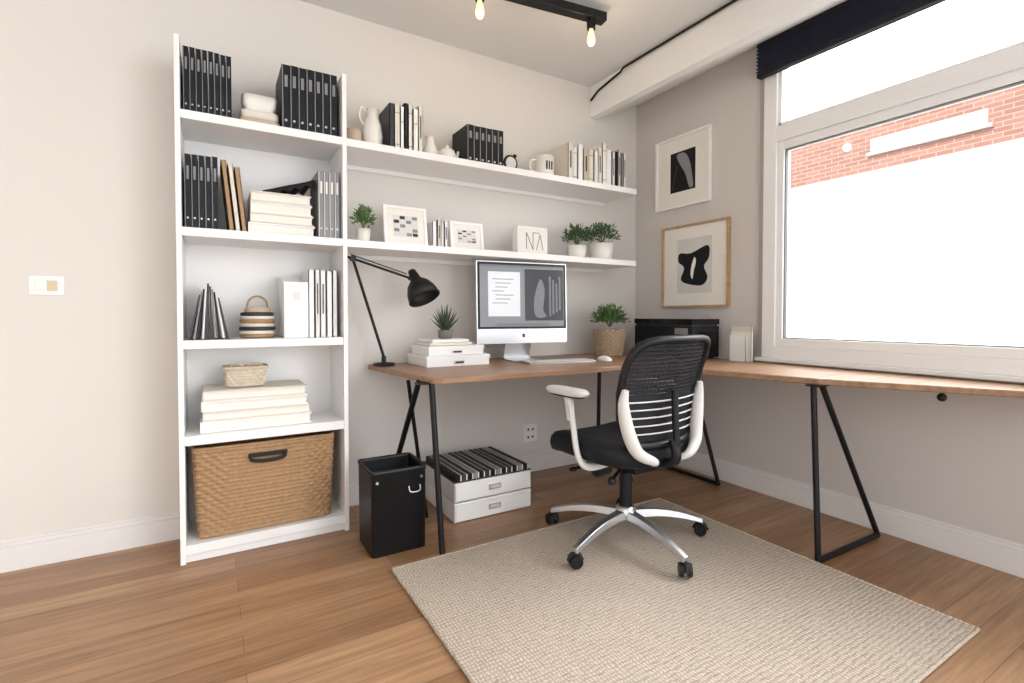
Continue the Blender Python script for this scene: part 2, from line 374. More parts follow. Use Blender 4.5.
simple('lidded_basket_jar',jar)
def magbox(o):
    x0,x1,y0,y1,z=-2.447,-2.345,-.28,-.05,S[2]+E; t=.004
    o.box(x0,x1,y0,y0+t,z,z+.255,bshelf); o.box(x0,x1,y1-t,y1,z,z+.29,bshelf); o.box(x0,x1,y0+t,y1-t,z,z+t,bshelf)
    for a in(x0,x1-t):
        vs=[(a,y0+t,z+t),(a,y1-t,z+t),(a,y1-t,z+.29),(a,y0+t,z+.255)]; vs+= [(x+t,y,zz) for x,y,zz in vs]
        o.add(vs,[(0,1,2,3),(7,6,5,4),(3,2,6,7),(0,4,5,1),(0,3,7,4),(1,5,6,2)],bshelf)
    for k in range(4): o.box(x0+.01+k*.022,x0+.026+k*.022,y0+.012,y1-.012,z+t,z+.24+.008*(k%2),paper)
    o.box((x0+x1)/2-.016,(x0+x1)/2+.016,y0-.001,y0,z+.17,z+.21,lgrey)
simple('magazine_holder',magbox)
row('white_binders',-2.342,-2.212,-.275,-.05,S[2],(.31,.32),[bshelf,lgrey,bshelf],[None,'text','text',None],5)
_,zt4=flatstack('stacked_albums',-2.782,-2.33,-.29,-.04,S[3],[.047,.042,.045,.042],.012)
def sb(o):
    c=(-2.60,-.17,zt4+.001); o.weave((c[0],c[1],0),.086,.062,c[2]+.002,c[2]+.085,6,320,.006,wickl,.86,7,200)
    o.rings([(.84,.001),(.84,.004),(.9,.08)],c,wickl,.085,.06,7)
    o.tube([(c[0]+sgn(math.cos(t))*abs(math.cos(t))**(2/7)*.088,c[1]+sgn(math.sin(t))*abs(math.sin(t))**(2/7)*.064,c[2]+.087) for t in [2*pi*(k+.5)/64 for k in range(64)]],.006,wickl,8,True)
    for s in(-1,1): o.tube(smooth_pts([(c[0]+s*.06,c[1]-.05,c[2]+.087),(c[0]+s*.05,c[1]-.05,c[2]+.105),(c[0]+s*.02,c[1]-.05,c[2]+.1),(c[0]+s*.01,c[1]-.05,c[2]+.087)],5),.004,wickl,6)
simple('woven_box',sb)
def wb(o):
    c=(-2.52,-.16); z0=S[4]+.003; z1=z0+.375; w,d=.283,.13
    o.weave((c[0],c[1],0),w,d,z0,z1,22,170,.009,wicker,.94,14,900,4)
    o.rings([(.93,0),(.93,.01),(.98,.37),(.94,.37),(.88,.02),(.3,.02)],(c[0],c[1],z0),wicker,w,d,14,seg=96)
    for dz in(0,.012):
        o.tube([(c[0]+sgn(math.cos(t))*abs(math.cos(t))**(2/14)*w,c[1]+sgn(math.sin(t))*abs(math.sin(t))**(2/14)*d,z1+dz-.005) for t in [2*pi*(k+.5)/160 for k in range(160)]],.0075,wicker,8,True)
    hz=z1-.055; hy=c[1]-d-.008
    o.tube(smooth_pts([(c[0]-.065,hy,hz+.012),(c[0]-.062,hy-.012,hz-.006),(c[0],hy-.018,hz-.012),(c[0]+.062,hy-.012,hz-.006),(c[0]+.065,hy,hz+.012)],6),.008,black,8)
    o.box(c[0]-.078,c[0]+.078,hy-.004,hy+.006,hz+.004,hz+.022,black)
simple('wicker_basket',wb)
# ------------------------------------------------------------------ upper wall shelf items
U=S[0]
def lathe(name,prof,c,m,**k):
    o=O(); o.rings([(a,b+E) for a,b in prof],c,m,1,1,2,32,**k); return o.done(name)
lathe('clay_pot',[(.026,0),(.032,.01),(.036,.07),(.034,.095),(.029,.095),(.03,.02),(.002,.02)],(-2.105,-.17,U),beige)
def vase(o):
    c=(-2.01,-.16,U+E)
    o.rings([(.03,0),(.045,.02),(.052,.08),(.043,.14),(.028,.18),(.035,.215),(.03,.215),(.022,.18),(.002,.17)],c,ceram)
    o.tube(smooth_pts([(c[0]-.042,c[1]-.0,U+.13),(c[0]-.066,c[1],U+.17),(c[0]-.055,c[1],U+.22),(c[0]-.03,c[1],U+.2)],6),.006,ceram)
simple('ceramic_pitcher',vase)
row('books',-1.945,-1.762,-.24,-.05,U,(.235,.262),[dgrey,cream,bshelf,bind,paper,bshelf,cream],['text','rule','tag'],7)
lathe('small_vase',[(.022,0),(.034,.02),(.038,.06),(.022,.1),(.026,.13),(.022,.13),(.017,.1),(.001,.09)],(-1.70,-.17,U),ceram)
def tea(o):
    c=(-1.598,-.17,U+E); o.rings([(.03,0),(.045,.015),(.05,.045),(.038,.075),(.02,.084),(.008,.088),(.012,.1),(.002,.106)],c,ceram)
    o.tube(smooth_pts([(c[0]+.042,c[1],U+.03),(c[0]+.058,c[1],U+.05),(c[0]+.066,c[1],U+.08)],6),.008,ceram)
    o.tube(smooth_pts([(c[0]-.045,c[1],U+.06),(c[0]-.066,c[1],U+.055),(c[0]-.063,c[1],U+.03),(c[0]-.046,c[1],U+.025)],6),.005,ceram)
simple('teapot',tea)
bindrow('binders',-1.515,-1.285,-.25,-.05,U,.215,6)
def rd(o):
    c=(-1.185,-.16,U+E); 
    o.rings([(.032,0),(.032,.008),(.008,.012),(.008,.03)],c,black)
    o.tube([(c[0]+.042*math.cos(t),c[1],c[2]+.072+.042*math.sin(t)) for t in [2*pi*k/28 for k in range(28)]],.007,black,8,True)
    o.cyl((c[0],c[1]-.008,c[2]+.072),(c[0],c[1]+.008,c[2]+.072),.036,.036,lgrey,28)
    o.ell((c[0]+.03,c[1],c[2]+.118),(.012,.012,.012),black)
simple('desk_clock',rd)
def mug(o):
    c=(-.955,-.18,U+E); o.rings([(.055,0),(.06,.006),(.062,.14),(.056,.14),(.054,.012),(.01,.012)],c,ceram)
    o.tube(smooth_pts([(c[0]-.06,c[1],c[2]+.115),(c[0]-.1,c[1],c[2]+.10),(c[0]-.1,c[1],c[2]+.05),(c[0]-.06,c[1],c[2]+.035)],6),.007,ceram)
    for k in range(3): o.box(c[0]-.025+k*.018,c[0]-.017+k*.018,c[1]-.064,c[1]-.058,c[2]+.05,c[2]+.10,dgrey)
simple('white_mug',mug)
row('books',-.82,-.46,-.25,-.05,U,(.21,.28),[cream,paper,bshelf,beige,cream,paper],['text','rule',None],9)
row('books',-.455,-.335,-.25,-.05,U,(.24,.27),[bshelf,bind,cream,grey],['text',None],5)
# ------------------------------------------------------------------ lower wall shelf items
Lz=S[1]
def bush(o,c,rx,rz,n,l,w,m,up=.3):
    for i in range(n):
        a=random.uniform(0,2*pi); b=math.acos(random.uniform(-.35,1)); r=random.uniform(.35,1)
        d=Vector((math.sin(b)*math.cos(a),math.sin(b)*math.sin(a),math.cos(b)))
        p=Vector(c)+Vector((d.x*rx*r,d.y*rx*r,d.z*rz*r)); 
        q=(d+Vector((random.uniform(-.6,.6),random.uniform(-.6,.6),random.uniform(-.3,.6)+up))); o.leaf(p,q,l*random.uniform(.7,1.2),w,m)
    for i in range(14):
        a=random.uniform(0,2*pi); r=random.uniform(.1,.8); o.tube([(c[0],c[1],c[2]-rz*.6),(c[0]+rx*r*math.cos(a)*.6,c[1]+rx*r*math.sin(a)*.6,c[2]),(c[0]+rx*r*math.cos(a),c[1]+rx*r*math.sin(a),c[2]+rz*.5)],.0018,m,5)
def potted(name,c,rp,hp,rx,rz,n,m,lw=(.03,.014),pm=ceram,e=2):
    c=(c[0],c[1],c[2]+E)
    o=O(); o.rings([(.8*rp,0),(rp*.86,.004),(rp,hp),(rp*.9,hp),(rp*.86,hp-.012)],c,pm,1,1,e); o.rings([(.02*rp,hp-.013),(rp*.87,hp-.012)],c,soil,cap=False)
    bush(o,(c[0],c[1],c[2]+hp+rz*.55),rx,rz,n,lw[0],lw[1],m); return o.done(name)
potted('potted_plant',(-2.062,-.17,Lz),.036,.075,.052,.07,170,green)
def pframe(o,cx,w,h,yb,tilt,m,matw,art):
    o.T=Matrix.Translation((cx,yb,Lz+.0025))@Matrix.Rotation(-tilt,4,'X')
    b=.016
    o.box(-w/2,w/2,0,.012,0,b,m);o.box(-w/2,w/2,0,.012,h-b,h,m);o.box(-w/2,-w/2+b,0,.012,b,h-b,m);o.box(w/2-b,w/2,0,.012,b,h-b,m)
    o.box(-w/2+b,w/2-b,.005,.011,b,h-b,paper)
    a=w/2-b-matw; o.box(-a,a,.0035,.005,b+matw,h-b-matw,lgrey)
    if art:
        H=h-2*b-2*matw
        for i in range(4):
            for j in range(5):
                if (i*3+j*5)%4: o.box(-a+a*.5*i+.003,-a+a*.5*(i+1)-.003,.002,.0035,b+matw+H*.2*j+.003,b+matw+H*.2*(j+1)-.003,[dgrey,grey,lgrey][(i*2+j)%3])
    o.box(-.015,.015,.012,.016,.012,h*.7,black)
    o.T=Matrix()
simple('photo_frame',lambda o:pframe(o,-1.845,.235,.215,-.21,.16,bshelf,.035,True))
row('books',-1.70,-1.61,-.21,-.06,Lz,(.14,.16),[bshelf,cream,paper],[None,'text'],4)
simple('photo_frame',lambda o:pframe(o,-1.485,.205,.165,-.20,.16,bshelf,.03,True))
def dec(o):
    x0,x1,yf,z,h=-1.165,-.95,-.21,Lz+E,.17; w=x1-x0
    o.box(x0,x1,yf,yf+.06,z,z+h,bshelf); o.box(x0+.008,x1-.008,yf-.002,yf,z+.008,z+h-.008,paper)
    for a,b,c,d in((.28,.2,.28,.8),(.28,.8,.5,.2),(.5,.2,.5,.8),(.5,.8,.72,.8),(.62,.2,.74,.75),(.74,.75,.84,.2)):
        o.tube([(x0+w*a,yf-.003,z+h*b),(x0+w*c,yf-.003,z+h*d)],.0025,grey,6)
simple('letter_print_block',dec,.002)
potted('potted_plant',(-.70,-.185,Lz),.062,.085,.09,.085,330,green2)
potted('potted_plant',(-.50,-.185,Lz),.085,.11,.12,.085,420,green2)
# ------------------------------------------------------------------ desk
DZ=.76
def desk():
    e=empty('corner_desk',(-1.0,-.5,0))
    o=O(); poly=[(-2.0,-.004),(-1.925,-.70)]
    def arc(cx,cy,r,a0,a1,n=8): return [(cx+r*math.cos(math.radians(a0+(a1-a0)*i/n)),cy+r*math.sin(math.radians(a0+(a1-a0)*i/n))) for i in range(n+1)]
    poly+=arc(-1.87,-.71,.055,180,270)
    poly+=[(-1.0,-.765)]+[tuple(p)[:2] for p in smooth_pts([(-1.0,-.765,0),(-.86,-.775,0),(-.72,-.87,0),(-.655,-1.02,0)],6)]+[(-.52,-1.60),(-.24,-2.18),(-.12,-2.5),(-.02,-2.6),(-.02,-.004)]
    o.prism(poly,DZ-.028,DZ,deskw); o.done('desktop',.006,e)
    def leg(name,a,b,r=.012): 
        o=O(); o.cyl(a,b,r,r,metalb,12); o.done(name,0,e)
    t=DZ-.028
    def tri(n,ta,tb,fa,fb,r=.012,bar=True):
        o=O(); z=r+.001
        ta=Vector((*ta,t));tb=Vector((*tb,t));fa=Vector((*fa,z));fb=Vector((*fb,z))
        o.tube([ta,fa],r,metalb,10);o.tube([tb,fb],r,metalb,10)
        if bar: o.tube([fa,fb],r,metalb,10)
        o.ell(fa,(r,r,r),metalb);o.ell(fb,(r,r,r),metalb)
        mid=(ta+tb)/2; o.box(mid.x-.04,mid.x+.04,mid.y-.03,mid.y+.03,t-.006,t,metalb); o.done(n,0,e)
    tri('trestle_left',(-1.915,-.72),(-1.935,-.62),(-1.895,-.785),(-1.95,-.13),.013,False)
    leg('leg_inner',(-1.965,-.56,t),(-1.80,-.36,0),.009)
    tri('trestle_corner',(-.27,-.72),(-.25,-.66),(-.12,-.82),(-.12,-.16))
    leg('leg_middle',(-.64,-.34,t),(-.62,-.30,0))
    tri('trestle_right',(-.525,-1.585),(-.49,-1.60),(-.585,-1.645),(-.09,-1.65),.012)
    o=O(); o.ell((-.30,-1.95,t-.022),(.016,.016,.016),black); o.cyl((-.30,-1.95,t-.02),(-.30,-1.95,t),.008,.008,black); o.done('cable_clip',0,e)
desk()
def monitor():
    e=empty('desktop_computer',(-1.16,-.27,DZ)); o=O()
    R=Matrix.Translation((-1.16,-.27,DZ))@Matrix.Rotation(math.radians(-7.6),4,'Z')@Matrix.Rotation(math.radians(-2),4,'X')
    o.T=R; w,z0,z1=.29,.105,.58
    zc=z0+.085
    o.box(-w,w,-.006,.014,zc,z1,silver); o.box(-w+.006,w-.006,-.0065,-.005,zc,z1-.006,black); o.box(-w,w,-.006,.014,z0,zc,silver)
    o.ell((0,.013,(z0+z1)/2+.02),(w*.9,.018,(z1-z0)*.42),silver)
    sc=mat('screen_backdrop','#7d8186',.3,emis=.22); sw=mat('screen_page','#d3d7db',.3,emis=.3); sd=mat('screen_dark','#26282d',.25,emis=.05); sg=mat('screen_grey','#6d7278',.3,emis=.2)
    b=.02; a0,a1=-w+b,w-b; c0,c1=zc+.012,z1-b
    o.box(a0,a1,-.0077,-.0065,c0,c1,sc)
    o.box(a0+.05,a0+.25,-.0085,-.0077,c0+.06,c1-.04,sw)
    for k in range(7): o.box(a0+.075+(.02 if k%3 else 0),a0+.21-(k%4)*.02,-.0092,-.0085,c1-.085-k*.023,c1-.081-k*.023,sg)
    o.box(a0+.28,a1-.004,-.0085,-.0077,c0+.035,c1-.02,sd)
    P=[tuple(p) for p in smooth_pts([(a0+.35,-.0090,c0+.06),(a0+.34,-.0090,c0+.16),(a0+.38,-.0090,c0+.28),(a0+.41,-.0090,c0+.22),(a0+.40,-.0090,c0+.10),(a0+.42,-.0090,c0+.06)],5,True)]
    o.add(P,[tuple(range(len(P)))],sg)
    for k in range(4): o.box(a0+.44+k*.022,a0+.452+k*.022,-.0092,-.0085,c0+.06+.012*k,c1-.06-.02*(k%3),sg)
    o.box(a0,a1,-.0085,-.0077,c1-.012,c1,sg); o.box(a0+.1,a1-.1,-.0085,-.0077,c0+.004,c0+.02,sg)
    o.box(-.008,.008,-.0075,-.006,z0+.035,z0+.055,dgrey)
    o.done('screen',.0015,e)
    o=O(); o.T=Matrix.Translation((-1.16,-.27,DZ+.001))@Matrix.Rotation(math.radians(-7.6),4,'Z')
    prof=smooth_pts([(0,-.05,.002),(0,.07,.003),(0,.10,.02),(0,.07,.12),(0,.04,.28)],6)
    vs=[]
    for p in prof: vs+= [(-.085,p.y,p.z),(.085,p.y,p.z),(.085,p.y+.006,p.z+.005),(-.085,p.y+.006,p.z+.005)]
    n=len(prof); o.add(vs,[(i*4+k,i*4+(k+1)%4,i*4+4+(k+1)%4,i*4+4+k) for i in range(n-1) for k in range(4)]+[(0,1,2,3),(n*4-1,n*4-2,n*4-3,n*4-4)],silver)
    o.done('stand',0,e)
monitor()
def kb(o):
    o.T=Matrix.Translation((-1.03,-.44,DZ+.001))@Matrix.Rotation(math.radians(-6),4,'Z')
    o.box(-.215,.215,-.06,.06,0,.008,silver)
    for r in range(5):
        for k in range(15):
            o.box(-.208+k*.0278,-.208+k*.0278+.022,-.052+r*.021,-.052+r*.021+.016,.008,.012,lgrey)
    o.box(-.21,.21,-.055,.055,.0078,.0086,dgrey)
    o.T=Matrix()
simple('keyboard',kb)
simple('computer_mouse',lambda o:o.rings([(.98,0.001),(1,.008),(.85,.02),(.4,.028),(.05,.03)],(-.74,-.50,DZ),bshelf,.03,.052,2.4))
def fstack(o):
    z=DZ+.001
    for i,(x0,x1,y0,y1,h) in enumerate([(-1.79,-1.43,-.345,-.06,.058),(-1.775,-1.46,-.335,-.08,.05)]):
        o.box(x0,x1,y0,y1,z,z+h*.62,bshelf); o.box(x0-.003,x1+.003,y0-.003,y1+.003,z+h*.62,z+h-.001,bshelf)
        o.box((x0+x1)/2-.03,(x0+x1)/2+.03,y0-.006,y0,z+h*.2,z+h*.5,lgrey); o.box((x0+x1)/2-.024,(x0+x1)/2+.024,y0-.008,y0-.006,z+h*.26,z+h*.44,dgrey); z+=h
simple('storage_box',fstack,.002)
simple('book_stack',lambda o:(o.box(-1.765,-1.52,-.325,-.10,DZ+.110,DZ+.125,cream),o.box(-1.75,-1.54,-.32,-.11,DZ+.126,DZ+.141,bshelf)),.002)
def succ(o):
    c=(-1.63,-.21,DZ+.142); o.rings([(.03,0),(.038,.004),(.042,.045),(.036,.045),(.034,.035)],c,mat('stone_pot','#77706a',.7)); o.rings([(.01,.034),(.034,.035)],c,soil,cap=False)
    for i in range(34):
        a=i*2.4; tl=.1+.85*(i/34); l=.155-.05*(i/34)
        d=Vector((math.cos(a)*math.sin(tl),math.sin(a)*math.sin(tl),math.cos(tl))); p=Vector((c[0],c[1],c[2]+.035))
        o.tube([p,p+d*l*.5,p+d*l],lambda t:.0075*(1-t)+.0006,mat('aloe_green','#45503f',.5,var=.4,scale=40),6)
simple('potted_succulent',succ)
def bp(o):
    c=(-.46,-.23,DZ+.001); o.weave((c[0],c[1],0),.105,.105,DZ+.002,DZ+.175,11,20,.007,mat('basket_natural','#a8937a',.85,var=.3,scale=70),.8,2,240,4)
    o.rings([(.8,.001),(.8,.004),(.98,.17),(.9,.17),(.85,.14)],c,wickl,.103,.103); o.rings([(.05,.14),(.86,.145)],c,soil,.103,.103,cap=False)
    bush(o,(c[0],c[1],DZ+.24),.115,.085,520,.035,.016,green)
simple('potted_plant',bp)
def prn(o):
    x0,x1,y0,y1=-.29,-.045,-.76,-.29; z=DZ+.001
    for a in(x0+.02,x1-.03):
        for b in(y0+.03,y1-.03): o.cyl((a,b,z),(a,b,z+.012),.01,.01,black)
    o.box(x0,x1,y0,y1,z+.012,z+.20,navy); o.box(x0+.006,x1-.006,y0+.006,y1-.006,z+.20,z+.212,dgrey); o.box(x0-.002,x1+.002,y0-.002,y1+.002,z+.212,z+.245,darkglass)
    o.box(x0-.012,x0,y0+.06,y1-.06,z+.05,z+.10,darkglass); o.box(x0-.004,x0,y0+.03,y0+.13,z+.15,z+.19,grey)
    o.box(x0+.03,x1-.03,y0-.004,y0,z+.05,z+.17,darkglass)
simple('printer',prn,.004)
def cards(o):
    book(o,-.077,-.062,-1.0,-.87,DZ,.20,cream); book(o,-.096,-.079,-1.01,-.88,DZ,.17,paper); book(o,-.114,-.098,-.99,-.885,DZ,.15,bshelf)
simple('books',cards)
def lamp(o):
    b=Vector((-1.945,-.12,DZ+.001)); el=Vector((-2.105,-.125,1.32)); hd=Vector((-1.82,-.19,1.225))
    o.rings([(.055,0.0),(.058,.004),(.055,.014),(.015,.018)],b,black); o.cyl(b+Vector((0,0,.015)),b+Vector((0,0,.05)),.012,.012,black)
    for s in(-.009,.009):
        o.tube([b+Vector((0,s,.045)),el+Vector((0,s,0))],.0055,black,8); 
    o.tube([el+Vector((-.03,0,.008)),hd],.0065,black,8); o.tube([el+Vector((-.01,0,.02)),hd+Vector((-.02,0,.022))],.003,black,6)
    o.cyl(el+Vector((0,-.016,0)),el+Vector((0,.016,0)),.014,.014,black); o.cyl(hd+Vector((0,-.014,0)),hd+Vector((0,.014,0)),.012,.012,black)
    ax=Vector((.25,-.45,-.85)).normalized(); q=Vector((0,0,-1)).rotation_difference(ax).to_matrix().to_4x4()
    o.T=Matrix.Translation(hd+Vector((.01,0,.03)))@q
    o.rings([(.004,.015),(.02,.012),(.026,-.02),(.03,-.045),(.06,-.075),(.078,-.115),(.086,-.16),(.081,-.16),(.07,-.11),(.052,-.078),(.02,-.06)],(0,0,0),black,1,1,2,32,cap=False)
    o.ell((0,0,-.095),(.026,.026,.035),ceram); o.tube([(.084*math.cos(t),.084*math.sin(t),-.16) for t in [2*pi*k/32 for k in range(32)]],.004,black,6,True)
    o.T=Matrix()
simple('desk_lamp',lamp)
# ------------------------------------------------------------------ floor items
def bin_(o):
    x0,x1,y0,y1=-2.163,-1.918,-.665,-.435
    c=((x0+x1)/2,(y0+y1)/2,0); w,d=(x1-x0)/2,(y1-y0)/2
    lea=mat('bin_leather','#0e0f14',.4,var=.2,bump=.2,bscale=120,spec=.4)
    o.rings([(.97,0.001),(.98,.004),(1,.35),(1.02,.353),(1.02,.368),(.96,.368),(.95,.355),(.9,.02),(.1,.02)],c,lea,w,d,18,64)
    for sx in(-1,1):
        o.cyl((c[0]+sx*w*.8,y0-.004,.32),(c[0]+sx*w*.8,y0+.002,.32),.006,.006,silver,10)
    o.tube(smooth_pts([(c[0]+.04,y0-.002,.285),(c[0]+.045,y0-.012,.262),(c[0]+.085,y0-.012,.262),(c[0]+.09,y0-.002,.285)],5),.003,silver,6)
simple('waste_bin',bin_)
def drawers(o):
    x0,x1,y0,y1=-1.715,-1.27,-.515,-.09
    for i in range(2):
        z=.006+i*.10; o.box(x0,x1,y0,y1,z,z+.094,lgrey if i else white); o.box(x0+.006,x1-.006,y0-.006,y0,z+.006,z+.088,white)
        o.box((x0+x1)/2-.035,(x0+x1)/2+.035,y0-.009,y0-.006,z+.035,z+.06,silver)
        o.box((x0+x1)/2-.028,(x0+x1)/2+.028,y0-.0095,y0-.009,z+.04,z+.055,lgrey)
    for x in(x0+.03,x1-.03):
        for y in(y0+.03,y1-.03): o.box(x-.01,x+.01,y-.01,y+.01,0.0005,.006,black)
    n=13; w=(x1-x0-.02)/n
    o.box(x0,x1,y0,y1,.200,.206,dgrey)
    for i in range(n):
        a=x0+.01+i*w; o.box(a+.002,a+w-.009,y0+.005,y1-.01,.206,.236,[bind,dgrey,bind,grey][i%4]); o.box(a+w-.009,a+w-.001,y0+.008,y1-.012,.206,.233,paper)
simple('storage_drawers',drawers,.0015)
def rug(o):
    rm=rug_mat(); x0,x1,y0,y1=-2.115,-.60,-2.155,-.80
    o.box(x0,x1,y0,y1,.001,.011,rm)
    for ye in(y0,y1): o.tube([(x0,ye,.0075),(x1,ye,.0075)],.0065,rm,8)
    for xe in(x0,x1): o.tube([(xe,y0,.0075),(xe,y1,.0075)],.0065,rm,8)
simple('rug',rug)
# ------------------------------------------------------------------ wall items
def art(name,y0,y1,z0,z1,fm,kind):
    o=O(); b=.014; x=-.025
    o.box(x,-.001,y0,y1,z0,z0+b,fm);o.box(x,-.001,y0,y1,z1-b,z1,fm);o.box(x,-.001,y0,y0-b,z0+b,z1-b,fm);o.box(x,-.001,y1+b,y1,z0+b,z1-b,fm)
    o.box(-.012,-.002,y0-b,y1+b,z0+b,z1-b,paper)
    H=z1-z0; W=y0-y1; cy=(y0+y1)/2; cz=(z0+z1)/2
    def sh(pts,m,dx): o.add([(-.0122-dx,cy-p[0]*W,cz+p[1]*H) for p in pts],[tuple(range(len(pts)))],m)
    if kind==1:
        sh([(-.22,-.28),(.24,-.28),(.24,.28),(-.22,.28)],bind,.0004)
        sh([tuple(p)[:2] for p in smooth_pts([(-.1,.24,0),(.05,.24,0),(.14,.1,0),(.18,-.08,0),(.2,-.24,0),(.13,-.24,0),(.06,-.05,0),(-.04,.1,0)],5,True)],grey,.0008)
        sh([(-.19,-.24),(-.17,-.24),(-.08,.1),(-.1,.1)],dgrey,.001)
    else:
        sh([(-.26,-.33),(.26,-.33),(.26,.33),(-.26,.33)],mat('print_grey','#d6d3cf',.7),.0004)
        sh([tuple(p)[:2] for p in smooth_pts([(-.22,.16,0),(-.05,.15,0),(.2,.22,0),(.22,.08,0),(.15,-.02,0),(.2,-.15,0),(.12,-.24,0),(-.08,-.22,0),(-.2,-.16,0),(-.15,-.02,0),(-.24,.06,0)],5,True)],bind,.0008)
        sh([tuple(p)[:2] for p in smooth_pts([(-.03,.02,0),(.01,.1,0),(.03,.04,0),(.0,-.06,0),(-.02,-.16,0),(-.05,-.1,0)],5,True)],paper,.0012)
    o.done(name)
art('framed_picture',-.215,-.665,1.755,2.235,bshelf,1)
art('framed_picture',-.277,-.807,1.08,1.63,framew,2)
def sw(o):
    o.box(-3.365,-3.255,-.009,-.0005,1.112,1.190,white); o.box(-3.345,-3.312,-.012,-.009,1.13,1.172,white); o.box(-3.308,-3.275,-.012,-.009,1.13,1.172,mat('switch_beige','#d8c7a8',.5))
simple('light_switch',sw,.002)
def outl(o):
    o.box(-.995,-.89,-.009,-.0005,.20,.315,white)
    for z in(.23,.28):
        for x in(-.96,-.925): o.box(x-.006,x+.006,-.0105,-.009,z-.008,z+.008,dgrey)
simple('wall_outlet',outl,.002)
# ------------------------------------------------------------------ ceiling track light
def track():
    e=empty('track_light',(-1.35,-.69,CH)); o=O()
    a=Vector((-1.78,-.63,2.565)); b=Vector((-.965,-.742,2.565)); d=(b-a).normalized(); ang=math.atan2(d.y,d.x)
    o.T=Matrix.Translation(a)@Matrix.Rotation(ang,4,'Z'); L=(b-a).length
    o.box(0,L,-.028,.028,-.022,.022,metalb); o.box(.25,.45,-.035,.035,.022,CH-2.565-.001,metalb)
    o.done('rail',.003,e)
    for i,t in enumerate((.17,.905)):
        p=a.lerp(b,t); o=O(); o.cyl((p.x,p.y,2.543),(p.x,p.y,2.495),.024,.022,metalb,20); o.done(f'socket_{i+1}',0,e)
        o=O(); gm2=mat('bulb_glow','#ffd09a',.2,emis=1.6)
        o.rings([(.010,0),(.013,-.015),(.020,-.045),(.021,-.06),(.014,-.078),(.002,-.084)],(p.x,p.y,2.495),gm2); o.done(f'bulb_{i+1}',0,e)
        l=bpy.data.lights.new('bulb','POINT'); l.energy=1.5; l.color=(1,.78,.5); l.shadow_soft_size=.03
        lo=bpy.data.objects.new(f'glow_{i+1}',l); bpy.context.collection.objects.link(lo); lo.parent=e; lo.location=Vector((p.x,p.y,2.38))-e.location
track()
